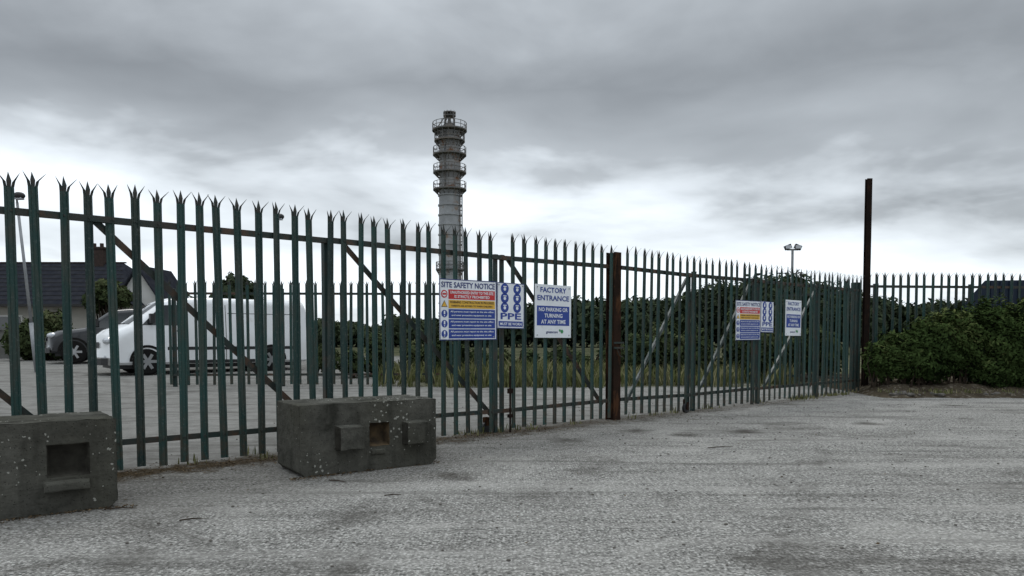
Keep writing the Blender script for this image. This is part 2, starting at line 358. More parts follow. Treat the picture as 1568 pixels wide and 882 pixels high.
def block(name,fl,fr,thick,h,feat):
    fl=Vector((*fl,0));fr=Vector((*fr,0)); L=(fr-fl).length; u=(fr-fl)/L; n=Vector((u.y,-u.x,0))
    par=empty(name); mb=MB()
    ch=.045
    prof=[(ch,0),(L-ch,0),(L,ch),(L,h),(0,h),(0,ch)]
    f=[fl+u*a+Z*z for a,z in prof]; bk=[p-n*thick for p in f]; k=len(prof)
    mb.add(f+bk,[(i,i+k,(i+1)%k+k,(i+1)%k) for i in range(k)]+[tuple(range(2*k-1,k-1,-1))],0)
    xs=sorted(set([0,ch,L-ch,L]+[q for r in feat for q in (r[0],r[2])])); zs=sorted(set([0,ch,h]+[q for r in feat for q in (r[1],r[3])]))
    for i in range(len(xs)-1):
        for j in range(len(zs)-1):
            x0,x1,z0,z1=xs[i],xs[i+1],zs[j],zs[j+1]; d=0;
            for r in feat:
                if x0>=r[0]-1e-6 and x1<=r[2]+1e-6 and z0>=r[1]-1e-6 and z1<=r[3]+1e-6 and r[4]<0: d=r[4]
            if d<0: continue
            a=[(x0,z0),(x1,z0),(x1,z1),(x0,z1)]
            if j==0 and i==0: a=[(x1,z0),(x1,z1),(x0,z1)]
            if j==0 and i==len(xs)-2: a=[(x0,z0),(x1,z1),(x0,z1)]
            mb.add([fl+u*p+Z*q for p,q in a],[tuple(range(len(a)))],0)
    for r in feat:
        x0,z0,x1,z1,d=r[:5]
        if d<0:
            s=.012
            a=[(x0,z0),(x1,z0),(x1,z1),(x0,z1)]; c=[(x0+s,z0+s*2),(x1-s,z0+s*2),(x1-s,z1-s),(x0+s,z1-s)]
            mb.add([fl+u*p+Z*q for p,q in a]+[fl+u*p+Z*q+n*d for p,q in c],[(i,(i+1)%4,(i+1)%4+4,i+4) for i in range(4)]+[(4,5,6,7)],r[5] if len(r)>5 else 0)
        else:
            s=.010
            a=[(x0,z0),(x1,z0),(x1,z1),(x0,z1)]; c=[(x0+s,z0+s),(x1-s,z0+s),(x1-s,z1-s),(x0+s,z1-s)]
            V=[fl+u*p+Z*q+n*-.002 for p,q in a]+[fl+u*p+Z*q+n*d for p,q in c]
            mb.add(V,[(0,1,5,4),(1,2,6,5),(3,0,4,7)],2 if d>.06 else 0); mb.add(V,[(2,3,7,6),(4,5,6,7)],0)  # sides and underside of deep lugs get the painted-shade concrete
    ob=mb.build('block',[CONC,RECS,RECSHADE],par)
    w=ob.modifiers.new('w','WELD'); w.merge_threshold=.0004
    bv=ob.modifiers.new('b','BEVEL'); bv.width=.008;bv.segments=2;bv.limit_method='ANGLE'
    sb=ob.modifiers.new('sd','SUBSURF'); sb.subdivision_type='SIMPLE'; sb.levels=4; sb.render_levels=4
    tx=bpy.data.textures.new('cn','CLOUDS'); tx.noise_scale=.07; tx.noise_depth=4
    dp=ob.modifiers.new('d','DISPLACE'); dp.texture=tx; dp.strength=.018; dp.mid_level=.5; dp.texture_coords='GLOBAL'
    return par
def gp(px,py): Y=F*H/(py-517); return ((px-784)*Y/F,Y)
A=Vector(gp(175,778)); Bd=Vector((.80,.60)).normalized()
A0=A-Bd*1.3
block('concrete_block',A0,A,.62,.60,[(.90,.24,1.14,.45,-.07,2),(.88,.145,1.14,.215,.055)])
bl=gp(457,734); br_=gp(667,711)
LB=(Vector(br_)-Vector(bl)).length
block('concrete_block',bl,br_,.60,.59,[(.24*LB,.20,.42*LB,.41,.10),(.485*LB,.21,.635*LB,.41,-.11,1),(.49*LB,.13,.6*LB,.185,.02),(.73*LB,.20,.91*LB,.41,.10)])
# ---------------- ground ------------------
def ground_mat():
    m,N,b=newmat('worn_ground_surface'); lk=m.node_tree.links
    co=N.n('ShaderNodeTexCoord').outputs['Object']
    sx=N.n('ShaderNodeSeparateXYZ',{0:co}); x=sx.outputs[0];y=sx.outputs[1]
    s=N.math('ADD',N.math('MULTIPLY',N.math('ADD',x,3.257),-.6574),N.math('MULTIPLY',N.math('SUBTRACT',y,6.105),.7535))
    big=N.noise(co,.55,4,.6,.5); mid=N.noise(co,3.5,4,.65); fine=N.noise(co,36,3,.8); med=N.noise(co,11,3,.7)
    base=N.ramp(big,[(.32,(.145,.142,.132)),(.5,(.235,.229,.213)),(.68,(.32,.313,.294))])
    base=N.mix(.5,base,N.ramp(mid,[(.3,(.075,.073,.067)),(.52,(.235,.229,.214)),(.72,(.38,.37,.345))]))
    base=N.mix(.35,base,N.ramp(med,[(.34,(.06,.058,.054)),(.5,(.22,.215,.20)),(.66,(.43,.42,.395))]))
    base=N.mix(.58,base,N.ramp(fine,[(.36,(.03,.029,.027)),(.5,(.20,.195,.183)),(.64,(.60,.59,.555))]))
    v1=N.n('ShaderNodeTexVoronoi',{'Vector':co,'Scale':48.0}); cr=N.n('ShaderNodeSeparateColor',{0:v1.outputs['Color']}).outputs[0]
    lt=N.math('MULTIPLY',N.math('LESS_THAN',v1.outputs['Distance'],.36),N.math('GREATER_THAN',cr,.66))
    base=N.mix(N.math('MULTIPLY',lt,.7),base,(.56,.55,.52))
    dk=N.math('MULTIPLY',N.math('LESS_THAN',v1.outputs['Distance'],.42),N.math('LESS_THAN',cr,.25))
    base=N.mix(N.math('MULTIPLY',dk,.65),base,(.04,.04,.037))
    stn=N.noise(co,.85,6,.72,.8)
    st=N.ramp(stn,[(.52,0),(.66,1)]); base=N.mix(N.math('MULTIPLY',st,.62),base,(.068,.063,.056))
    lts=N.ramp(stn,[(.34,1),(.46,0)]); base=N.mix(N.math('MULTIPLY',lts,.35),base,(.42,.41,.38))
    mp=N.n('ShaderNodeMapping',{'Vector':co,'Rotation':(0,0,-.25),'Scale':(.22,1.8,1)}).outputs[0]
    tm=N.ramp(N.noise(mp,1.3,3,.6,.3),[(.50,0),(.66,1)]); base=N.mix(N.math('MULTIPLY',tm,.35),base,(.39,.38,.355))
    mp2=N.n('ShaderNodeMapping',{'Vector':co,'Rotation':(0,0,.6),'Scale':(.4,3.5,1)}).outputs[0]
    tm2=N.ramp(N.noise(mp2,1.0,3,.6,.3),[(.54,0),(.66,1)]); base=N.mix(N.math('MULTIPLY',tm2,.45),base,(.07,.067,.061))
    vs=N.n('ShaderNodeTexVoronoi',{'Vector':N.n('ShaderNodeVectorMath',{0:co,1:N.n('ShaderNodeVectorMath',{0:N.n('ShaderNodeTexNoise',{'Vector':co,'Scale':5.0,'Detail':3.0}).outputs['Color'],3:.35},operation='SCALE').outputs[0]},operation='ADD').outputs[0],'Scale':.9})
    oc=N.n('ShaderNodeSeparateColor',{0:vs.outputs['Color']}).outputs[0]
    oil=N.math('MULTIPLY',N.ramp(vs.outputs['Distance'],[(.05,1),(.24,0)]),N.math('GREATER_THAN',oc,.4)); base=N.mix(N.math('MULTIPLY',oil,.75),base,(.037,.032,.027))
    sb=N.math('ADD',s,N.math('MULTIPLY',N.math('SUBTRACT',big,.5),1.8))
    band=N.ramp(N.math('MULTIPLY_ADD',sb,.4,1.0,clamp=True),[(0.1,0),(.55,1)])
    band=N.math('MULTIPLY',band,N.math('MULTIPLY_ADD',x,-.12,.75,clamp=True))
    base=N.mix(N.math('MULTIPLY',band,.5),base,(.080,.073,.063))
    yard=N.ramp(mid,[(.3,(.19,.185,.173)),(.6,(.30,.295,.277))]); yard=N.mix(N.math('MULTIPLY',st,.5),yard,(.1,.095,.085))
    yard=N.mix(N.math('MULTIPLY',tm2,.6),yard,(.10,.095,.085))
    yard=N.mix(.35,yard,base)
    sj=N.math('ADD',s,N.math('MULTIPLY',N.math('SUBTRACT',mid,.5),.8))
    col=N.mix(N.ramp(sj,[(.0,0),(.25,1)]),base,yard)
    ab=N.math('ABSOLUTE',N.math('ADD',s,N.math('ADD',.02,N.math('MULTIPLY',N.math('SUBTRACT',N.noise(co,5,4,.7),.5),1.1))))
    df=N.math('MULTIPLY_ADD',ab,-3.6,1.3,clamp=True)
    wk=N.math('MULTIPLY_ADD',x,-.09,.72,clamp=True)
    col=N.mix(N.math('MULTIPLY',df,wk),col,N.ramp(fine,[(.35,(.025,.019,.013)),(.65,(.085,.065,.042))]))
    yy=N.math('ADD',y,N.math('MULTIPLY',N.math('SUBTRACT',big,.5),3.5))
    m1=N.math('MULTIPLY',N.ramp(N.math('MULTIPLY_ADD',yy,.1,-1.66,clamp=True),[(0,0),(.06,1)]),N.ramp(N.math('MULTIPLY_ADD',x,.1,.28,clamp=True),[(0,0),(.08,1)]))
    gr=N.ramp(mid,[(.35,(.055,.06,.028)),(.5,(.10,.10,.055)),(.62,(.20,.19,.15))])
    col=N.mix(m1,col,gr)
    m2=N.ramp(N.math('MULTIPLY_ADD',yy,.01,-.32,clamp=True),[(0,0),(.03,1)])
    col=N.mix(m2,col,N.ramp(big,[(.4,(.05,.058,.032)),(.6,(.10,.098,.062))]))
    hh=N.math('ADD',fine,N.math('MULTIPLY',lt,.25))
    N.diffuse(col,N.n('ShaderNodeBump',{'Height':hh,'Strength':.8,'Distance':.012}).outputs[0],.8)
    return m
xs=np.concatenate([[-900,-400,-150,-80],np.linspace(-45,45,61),[80,150,400,900]]); ys=np.concatenate([[-200,-40,-10],np.linspace(0,45,91),[60,90,150,400,1200]])
mb=MB(); vs=[];fs=[]
for yv in ys:
    for xv in xs: vs.append((xv,yv,g(yv)))
nx=len(xs)
for j in range(len(ys)-1):
    for i in range(nx-1): fs.append((j*nx+i,j*nx+i+1,(j+1)*nx+i+1,(j+1)*nx+i))
mb.add(vs,fs); mb.build('ground',[ground_mat()],None,smooth=True)
def fbm(x,y): return .5*math.sin(x*1.7+y*2.3)+.3*math.sin(x*4.1-y*3.3+1)+.2*math.sin(x*9.3+y*7.7+2)
SOIL=simple('soil',(.085,.07,.05),(.045,.037,.027),6,.95,.8,patch=(.17,.15,.12),pscale=12,pt=(.54,.62),fine=60)
mb=MB(); X=np.linspace(7.0,20,120); Yv=np.linspace(13.4,19,52); vs=[];fs=[]
for yv in Yv:
    for xv in X:
        e=13.8+.14*fbm(xv,0)+.08*fbm(xv*3,2)
        d=max(0,min(1,(yv-e)/.7)); d2=max(0,min(1,(xv-7.0)/.4)); 
        vs.append((xv,yv,-.01+ (.22*d*d*(3-2*d)+.03*fbm(xv*3,yv*3)*d+.014*random.random()*d)*d2))
for j in range(51):
    for i in range(119): fs.append((j*120+i,j*120+i+1,(j+1)*120+i+1,(j+1)*120+i))
mb.add(vs,fs); mb.build('soil_bank',[SOIL],None,smooth=True)
mb=MB()
for i in range(70):
    x=random.uniform(7.2,14);y=13.85+.12*fbm(x,0)+random.uniform(0,.4); r=random.uniform(.012,.05)*(2.0 if random.random()<.12 else 1)
    def jf(a,b,c,x=x,y=y,r=r): k=1+.25*math.sin(a*50+b*37+c*29); return (x+(a-x)*k,y+(b-y)*k,.06+(c-.06)*k)
    mb.sph((x,y,.06),r*1.5,r,r*.7,8,0,jf)
mb.build('stones',[ROCK],None)
# ---------------- leaves --------------------
def leaves(name,blobs,n,size,mat,parent,hollow=.55):
    blobs=np.array(blobs,float); vol=(blobs[:,3]*blobs[:,5]+blobs[:,3]*blobs[:,4]); p=vol/vol.sum()
    idx=rng.choice(len(blobs),n,p=p); B=blobs[idx]
    d=rng.normal(size=(n,3)); d/=np.linalg.norm(d,axis=1)[:,None]
    r=hollow+(1.12-hollow)*rng.random(n)**.8
    lump=1+.16*np.sin(d[:,0]*7+B[:,0]*3)*np.sin(d[:,1]*6+B[:,1]*5)+.14*np.sin(d[:,2]*9+B[:,2]*4+d[:,0]*5)
    c=B[:,:3]+d*B[:,3:]*(r*lump)[:,None]
    keep=c[:,2]>0.02; c=c[keep];d=d[keep];n=len(c); B=B[keep]
    nn=d+rng.normal(size=(n,3))*.7; nn[:,2]+=.5; nn/=np.linalg.norm(nn,axis=1)[:,None]
    a=np.cross(nn,rng.normal(size=(n,3))); a/=np.linalg.norm(a,axis=1)[:,None]; bb=np.cross(nn,a)
    s=(size*(.5+.9*rng.random(n)))[:,None]
    v=np.stack([c-a*s,c+bb*s*.42+nn*s*.1,c+a*s,c-bb*s*.42+nn*s*.1],1).reshape(-1,3)
    me=bpy.data.meshes.new(name); me.vertices.add(4*n); me.vertices.foreach_set('co',v.astype(np.float32).ravel())
    me.loops.add(4*n); me.loops.foreach_set('vertex_index',np.arange(4*n,dtype=np.int32))
    me.polygons.add(n); me.polygons.foreach_set('loop_start',np.arange(0,4*n,4,dtype=np.int32)); me.polygons.foreach_set('loop_total',np.full(n,4,np.int32))
    me.update(); me.validate()
    at=me.attributes.new('lv','FLOAT','POINT')
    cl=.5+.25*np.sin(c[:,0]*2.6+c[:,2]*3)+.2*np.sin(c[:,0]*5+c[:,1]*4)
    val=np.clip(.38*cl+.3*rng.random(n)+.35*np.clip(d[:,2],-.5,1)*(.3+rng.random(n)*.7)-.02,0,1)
    at.data.foreach_set('value',np.repeat(val,4).astype(np.float32))
    me.materials.append(mat); ob=bpy.data.objects.new('leaves',me); scene.collection.objects.link(ob); ob.parent=parent; return ob
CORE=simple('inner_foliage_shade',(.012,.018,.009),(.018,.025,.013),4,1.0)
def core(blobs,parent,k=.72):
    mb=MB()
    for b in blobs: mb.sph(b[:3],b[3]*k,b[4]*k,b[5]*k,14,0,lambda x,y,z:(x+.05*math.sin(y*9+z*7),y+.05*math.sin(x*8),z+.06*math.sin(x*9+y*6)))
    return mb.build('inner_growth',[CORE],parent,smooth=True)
def twigs(blobs,parent,n=40,base=0.0,th=.02,up=1.0):
    mb=MB()
    for b in blobs:
        for i in range(n//len(blobs)+1):
            a=random.uniform(0,6.28); r=random.random()**.5
            p0=Vector((b[0]+random.uniform(-.2,.2)*b[3],b[1],base)); p1=Vector((b[0]+math.cos(a)*b[3]*r*.9,b[1]+math.sin(a)*b[4]*r*.9,b[2]+b[5]*up*random.uniform(.2,1)))
            pm=(p0+p1)/2+Vector((random.uniform(-.15,.15),random.uniform(-.1,.1),.1))
            mb.cyl(p0,pm,th,th*.7,6); mb.cyl(pm,p1,th*.7,th*.25,5)
    mb.build('stems',[BARK],parent)
def plant(name,blobs,n,size,mat,hollow=.6,cr=.7,tw=30,base=0,th=.02,up=1.0):
    par=empty(name)
    if cr: core(blobs,par,cr)
    leaves(name,blobs,n,size,mat,par,hollow=hollow)
    if tw: twigs(blobs,par,tw,base,th,up)
    return par
def B_(px,py,Y,rpx,rpy,ry): w=W(px,py,Y); return (w.x,w.y,w.z,rpx*Y/F,ry,rpy*Y/F)
def sprigs(blobs,k,f=.28):
    out=[]
    for i in range(k):
        b=random.choice(blobs); a=random.uniform(0,3.14); e=random.uniform(.2,1.3)
        out.append((b[0]+math.cos(a)*math.cos(e)*b[3],b[1]-abs(math.sin(a))*b[4]*.6,b[2]+math.sin(e)*b[5],b[3]*f*random.uniform(.5,1.1),b[4]*f,b[5]*f*random.uniform(.6,1.4)))
    return out
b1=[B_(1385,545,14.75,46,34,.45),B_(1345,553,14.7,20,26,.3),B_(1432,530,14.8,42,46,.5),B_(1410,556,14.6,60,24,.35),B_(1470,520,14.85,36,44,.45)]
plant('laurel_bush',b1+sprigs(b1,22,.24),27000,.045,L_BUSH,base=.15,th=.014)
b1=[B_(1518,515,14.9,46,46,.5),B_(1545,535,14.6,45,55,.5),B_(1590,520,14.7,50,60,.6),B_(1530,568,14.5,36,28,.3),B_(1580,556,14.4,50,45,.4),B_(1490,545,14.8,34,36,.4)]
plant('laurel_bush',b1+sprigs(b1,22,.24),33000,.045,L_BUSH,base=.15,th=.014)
def scat(x0,x1,step,ya,yb,Ya,Yb,rx,ry):
    o=[]
    for px in range(x0,x1,step):
        if random.random()<.16: continue
        o.append(B_(px+random.uniform(-10,10),random.uniform(ya,yb),random.uniform(Ya,Yb),random.uniform(*rx),random.uniform(*ry),.5))
    return o
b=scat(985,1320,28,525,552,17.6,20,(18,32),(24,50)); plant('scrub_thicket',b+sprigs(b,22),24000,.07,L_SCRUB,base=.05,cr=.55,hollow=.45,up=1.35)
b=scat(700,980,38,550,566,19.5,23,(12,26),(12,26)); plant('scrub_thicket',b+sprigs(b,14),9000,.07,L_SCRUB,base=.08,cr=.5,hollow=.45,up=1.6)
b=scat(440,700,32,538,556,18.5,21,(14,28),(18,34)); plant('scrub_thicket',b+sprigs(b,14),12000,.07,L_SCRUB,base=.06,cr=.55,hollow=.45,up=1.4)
plant('garden_shrub',[B_(75,515,30,30,32,1.0),B_(45,520,30,25,24,1),B_(100,525,29.5,20,18,.8)],8000,.13,L_SCRUB,base=.2,th=.03)
plant('garden_tree',[B_(365,452,34,24,26,1.2),B_(345,475,34,20,25,1),B_(385,480,34,22,26,1)],8000,.15,L_TREE,base=.3,th=.05,cr=.6)
plant('garden_tree',[B_(165,446,33,14,15,.8),B_(182,455,33,15,14,.8),B_(150,462,33,12,12,.8)],5000,.12,L_SCRUB,base=.3,th=.04,cr=.55)
bl_=[]
prof=[(180,482),(300,455),(440,484),(560,488),(680,484),(760,466),(850,462),(950,452),(1060,442),(1130,428),(1180,413),(1230,424),(1330,450),(1420,466),(1500,455),(1620,458)]
for px in range(180,1640,20):
    for (a,b),(c,d) in zip(prof,prof[1:]):
        if a<=px<=c: ty=b+(d-b)*(px-a)/(c-a)
    ty+=random.uniform(-5,14); Y=random.uniform(54,62); ry=(528-ty)/2
    bl_.append(B_(px,ty+ry*.45,Y,random.uniform(10,20),ry*.45,2.0)); bl_.append(B_(px+9,ty+ry*1.2,Y-1,20,ry*.8,2.0))
plant('tree_line',bl_,40000,.27,L_TREE,hollow=.7,cr=.76,tw=60,base=.4,th=.08)
def grass(name,pts,h,mat,n_per=9):
    n=len(pts)*n_per; P=np.repeat(np.array(pts,float),n_per,0); P[:,:2]+=rng.normal(size=(n,2))*.06
    a=rng.random(n)*6.28; w=.006+.005*rng.random(n); hh=h*(.4+.9*rng.random(n))
    dx=np.stack([np.cos(a),np.sin(a),0*a],1); ln=np.stack([-np.sin(a),np.cos(a),0*a],1)*(rng.normal(size=n)*.3*hh)[:,None]
    up=np.zeros((n,3)); up[:,2]=hh
    v=np.stack([P-dx*w[:,None],P+dx*w[:,None],P+up*.6+ln*.35+dx*w[:,None]*.7,P+up+ln],1).reshape(-1,3)
    me=bpy.data.meshes.new(name); me.vertices.add(4*n); me.vertices.foreach_set('co',v.astype(np.float32).ravel())
    me.loops.add(4*n); me.loops.foreach_set('vertex_index',np.arange(4*n,dtype=np.int32))
    me.polygons.add(n); me.polygons.foreach_set('loop_start',np.arange(0,4*n,4,dtype=np.int32)); me.polygons.foreach_set('loop_total',np.full(n,4,np.int32)); me.update()
    at=me.attributes.new('lv','FLOAT','POINT'); at.data.foreach_set('value',np.repeat(np.clip(rng.random(n)*.8+.1,0,1),4).astype(np.float32))
    me.materials.append(mat); ob=bpy.data.objects.new(name,me); scene.collection.objects.link(ob)
pts=[]
for i in range(3000):
    x=random.uniform(-3.2,6.6);y=random.uniform(16.5,21.5)
    if random.random()<.35+.6*fbm(x,y): pts.append((x,y,g(y)))
for i in range(160):
    px=random.uniform(690,940); Y=random.uniform(16.3,17.3); pts.append(((px-784)*Y/F,Y,g(Y)))
grass('wild_grass',pts,.42,L_GRASS)
pts=[]
for i in range(110):
    t=random.uniform(-1,13.8); q=O+U*t+NR*random.gauss(-.08,.08); 
    if random.random()<.35+.6*(t>11): pts.append((q.x,q.y,0))
for i in range(60): x=random.uniform(7.1,13); pts.append((x,14.0+random.random()*.4,.08))
grass('verge_grass',pts,.08,L_GRASS,12)
lt=[]
for i in range(2600):
    t=random.uniform(-1,5) if random.random()<.8 else random.uniform(5,13); q=O+U*t+NR*random.gauss(.05,.16); lt.append((q.x,q.y,.008))
for i in range(320): lt.append((random.uniform(-3,9),random.uniform(3.5,13),.006))
for i in range(600): t=random.uniform(-.1,1.3); q=Vector((bl[0],bl[1],0))+U*t+NR*abs(random.gauss(.0,.07)); lt.append((q.x,q.y,.008))
for i in range(400): t=random.uniform(-1.3,.1); q=Vector((A.x,A.y,0))+Vector((.8,.6,0))*t+NR*abs(random.gauss(.0,.06)); lt.append((q.x,q.y,.008))
mb=MB()
for x,y,z in lt:
    a=random.uniform(0,6.28);s=random.uniform(.005,.016);w=s*random.uniform(.25,.6);c,d=math.cos(a)*s,math.sin(a)*s;e,f_=-math.sin(a)*w,math.cos(a)*w
    mb.add([(x-c,y-d,z),(x+e,y+f_,z+random.random()*.01),(x+c,y+d,z+random.random()*.01),(x-e,y-f_,z)],[(0,1,2,3)])
ob=mb.build('leaf_litter',[L_DEAD]); at=ob.data.attributes.new('lv','FLOAT','POINT'); at.data.foreach_set('value',np.repeat(rng.random(len(lt)),4).astype(np.float32))
mb=MB()
for px,py,l,a in((1105,687,.3,.3),(515,740,.18,-.5),(600,762,.12,.2),(290,800,.15,.4),(180,783,.2,.1)):
    x,y=gp(px,py); p=Vector((x,y,.010)); d=Vector((math.cos(a),math.sin(a),0))*l/2; mb.cyl(p-d,p+Vector((0,.01,.003)),.005,.005,6); mb.cyl(p+Vector((0,.01,.003)),p+d,.005,.002,6)
mb.build('fallen_twigs',[BARK])
mb=MB()
for i in range(600):
    x=random.uniform(-3.5,8);y=random.uniform(3.4,13); r=random.uniform(.003,.010); mb.sph((x,y,r*.5),r*1.3,r,r*.8,6)
mb.build('loose_gravel',[ROCK])
# ---------------- vehicles -----------------
def vehicle(name,loc,heading,prof,hw,zb,rc,wheels,wr,paint,winds,screen,extra,fx,scale=1.0,plate_z=.5):
    par=empty(name,loc,heading); par.scale=(scale,)*3
    px_=[p[0] for p in prof]; pz=[p[1] for p in prof]
    zt=lambda x: float(np.interp(x,px_,pz))
    xf=px_[-1]; xr=px_[0]
    def Wd(z): return hw*(1-.11*max(0,(z-1.0))**1.4) if z>1.0 else hw*(1-.04*max(0,.6-z))
    def df(x,y,z):
        f=max(0,min(1,(x-(xf-1.6))/1.6)); r=max(0,min(1,((xr+.5)-x)/.5))
        k=abs(y/hw)
        return (x-.30*f*k**2.6+.06*r*k**3,y*(1-.05*f*f),z)
    mb=MB(); xs=sorted(set(list(np.linspace(xr,xf,70))+px_)); sec=[];
    for x in xs:
        t=zt(x); r=min(rc,(t-zb)*.45); pts=[(Wd(zb)-.06,zb),(Wd(zb+.06),zb+.06)]
        for z in np.linspace(zb+.15,t-r,7): pts.append((Wd(z),z))
        w=Wd(t-r)
        for a in np.linspace(0,90,7)[1:]:
            a=math.radians(a); pts.append((w-r*1.1*(1-math.cos(a)),t-r+r*math.sin(a)*.93))
        pts+= [((w-r*1.1)*.6,t-r*.02),(0,t)]
        full=[(-y,z) for y,z in pts]+[(y,z) for y,z in pts[::-1][1:]]
        sec.append([df(x,y,z) for y,z in full])
    k=len(sec[0]); vs=[p for s in sec for p in s]; fs=[(i*k+j,i*k+j+1,(i+1)*k+j+1,(i+1)*k+j) for i in range(len(sec)-1) for j in range(k-1)]
    fs+=[tuple(range(k)),tuple((len(sec)-1)*k+j for j in range(k-1,-1,-1))]
    mb.add(vs,fs); ob=mb.build('body',[paint],par,smooth=True)
    md=ob.modifiers.new('e','EDGE_SPLIT'); md.split_angle=math.radians(35)
    mb=MB()
    def side(q,m,off=.006,nn=6):
        for sg in(-1,1):
            vs=[]
            for i in range(nn+1):
                for j in range(nn+1):
                    a=i/nn;b=j/nn
                    x=(q[0][0]*(1-a)+q[1][0]*a)*(1-b)+(q[3][0]*(1-a)+q[2][0]*a)*b; z=(q[0][1]*(1-a)+q[1][1]*a)*(1-b)+(q[3][1]*(1-a)+q[2][1]*a)*b
                    p=df(x,sg*Wd(z),z); vs.append((p[0],p[1]+sg*off,p[2]))
            mb.add(vs,[(i*(nn+1)+j,(i+1)*(nn+1)+j,(i+1)*(nn+1)+j+1,i*(nn+1)+j+1) for i in range(nn) for j in range(nn)],m)
    for q in winds: side(q,0)
    for q,m in extra: side(q,m,.004)
    x0,x1,yw=screen; nn=8; vs=[]
    for i in range(nn+1):
        x=x0+(x1-x0)*i/nn
        for j in range(nn+1):
            y=-yw+2*yw*j/nn; y*=(1+.06*i/nn); p=df(x,y,zt(x)); vs.append((p[0]+.012,p[1],p[2]+.012-.05*abs(y/yw)**4))
    mb.add(vs,[(i*(nn+1)+j,(i+1)*(nn+1)+j,(i+1)*(nn+1)+j+1,i*(nn+1)+j+1) for i in range(nn) for j in range(nn)],0)
    def nose(z0,z1,yw,m,off=.012):
        vs=[];inv=lambda z: float(np.interp(-z,[-p for p in pz[-fx:]],px_[-fx:]))
        for i in range(5):
            z=z0+(z1-z0)*i/4
            for j in range(9):
                y=-yw+2*yw*j/8; p=df(inv(z),y,z); vs.append((p[0]+off,p[1],p[2]))
        mb.add(vs,[(i*9+j,i*9+j+1,(i+1)*9+j+1,(i+1)*9+j) for i in range(4) for j in range(8)],m)
    nose(zb,zb+.16,hw*.9,1); nose(plate_z+.13,plate_z+.27,hw*.55,1,.014); nose(plate_z-.02,plate_z+.09,.26,3,.02)
    for sg in(-1,1):
        c=df(xf-.16,sg*hw*.76,plate_z+.3); mb.sph(c,.17,.17,.10,12,2)
        c=df(xf-.06,sg*hw*.75,zb+.2); mb.sph(c,.05,.07,.05,10,2)
        sx,sz=screen[0]+.55*(screen[1]-screen[0])-.02,zt(screen[1])+.12
        c=df(sx,sg*(Wd(sz)+.12),sz); mb.box(c,.05,.09,.12,m=1); mb.box(df(sx,sg*(Wd(sz)+.02),sz-.08),.03,.06,.02,m=1)
        mb.box((xr+.02,sg*(hw*.88),1.05),.03,.06,.2,m=4)
    mb.box((xr-.012,0,.75),.006,.26,.06,m=3)
    mb.box((xr+.0,0,zt(xr)-.32),.012,hw*.7,.2,m=0)
    mb.build('trim',[GLASS,BLACK,LENS,PLATE,REDL],par,smooth=False)
    mb=MB()
    for wx in wheels:
        for sg in(-1,1):
            mb.cyl((wx,sg*(hw-.3),wr),(wx,sg*(hw-.02),wr),wr+.0,n=28,m=0)
            mb.cyl((wx,sg*(hw-.02),wr),(wx,sg*(hw+.012),wr),wr*.97,wr*.86,n=28,m=0)
            mb.cyl((wx,sg*(hw+.0),wr),(wx,sg*(hw+.016),wr),wr*.62,n=24,m=0)
            for k_ in range(6):
                a=k_*math.pi/3; mb.bar((wx,sg*(hw+.018),wr),(wx+math.cos(a)*wr*.6,sg*(hw+.018),wr+math.sin(a)*wr*.6),.07,.012,(0,1,0),1)
            mb.cyl((wx,sg*(hw+.01),wr),(wx,sg*(hw+.03),wr),wr*.18,n=12,m=1)
            vs=[];n=20
            for i in range(n+1):
                a=math.pi*i/n
                for r in (wr*1.02,wr*1.2): vs.append((wx+math.cos(a)*r,sg*(hw+.007),max(zb,wr+math.sin(a)*r)))
            mb.add(vs,[(2*i,2*i+1,2*i+3,2*i+2) for i in range(n)],0)
    mb.build('wheels',[TYRE,SILV],par)
    mb=MB(); mb.box((0,0,zb-.02),(xf-xr)/2-.35,hw-.16,.08); mb.build('underbody',[BLACK],par)
    return par
van=[(-2.6,1.80),(-2.53,1.93),(-2.3,1.97),(0,1.99),(.9,1.95),(1.15,1.86),(1.98,1.26),(2.35,1.12),(2.5,1.0),(2.58,.84),(2.62,.45)]
hd=math.radians(180+38); fc=Vector((-11.5,20.7)); cen=fc+Vector((.788,.616))*2.7
ln=lambda x0,z0,x1,z1,w=.008:[(x0-w,z0),(x0+w,z0),(x1+w,z1),(x1-w,z1)]
vehicle('white_van',(cen.x,cen.y,g(cen.y)-.02),hd,van,.96,.26,.2,(1.55,-1.55),.34,VWHITE,
  [[(.72,1.24),(1.80,1.24),(1.22,1.74),(.72,1.76)]],(1.2,1.95,.74),
  [(ln(.62,.34,.62,1.84),1),(ln(-.35,.34,-.35,1.78),1),(ln(1.83,.75,1.83,1.22),1),([(-2.4,.62),(1.1,.62),(1.1,.70),(-2.4,.70)],1),([(.62,.28),(-1.1,.28),(-1.1,.36),(.62,.36)],1),([(.68,1.08),(.86,1.08),(.86,1.12),(.68,1.12)],1),([(-2.3,1.56),(-.4,1.56),(-.4,1.575),(-2.3,1.575)],1)],3,1.12,.55)
suv=[(-2.3,1.0),(-2.25,1.25),(-2.05,1.66),(-1.6,1.76),(-.2,1.80),(.35,1.74),(1.15,1.16),(1.95,1.06),(2.2,.95),(2.28,.8),(2.32,.45)]
c=W(192,517,28.2)
vehicle('dark_suv',(c.x,c.y,g(28.2)),math.radians(205),suv,.93,.34,.16,(1.42,-1.4),.38,VGREY,
  [[(-.1,1.14),(.95,1.14),(.35,1.60),(-.1,1.62)],[(-1.1,1.14),(-.18,1.14),(-.18,1.62),(-1.1,1.62)],[(-1.95,1.16),(-1.2,1.14),(-1.2,1.60),(-1.75,1.56)]],(.4,1.1,.7),
  [([(-2.2,.36),(2.0,.36),(2.0,.48),(-2.2,.48)],1),(ln(-.14,.5,-.14,1.12),1)],3,1.12,.6)
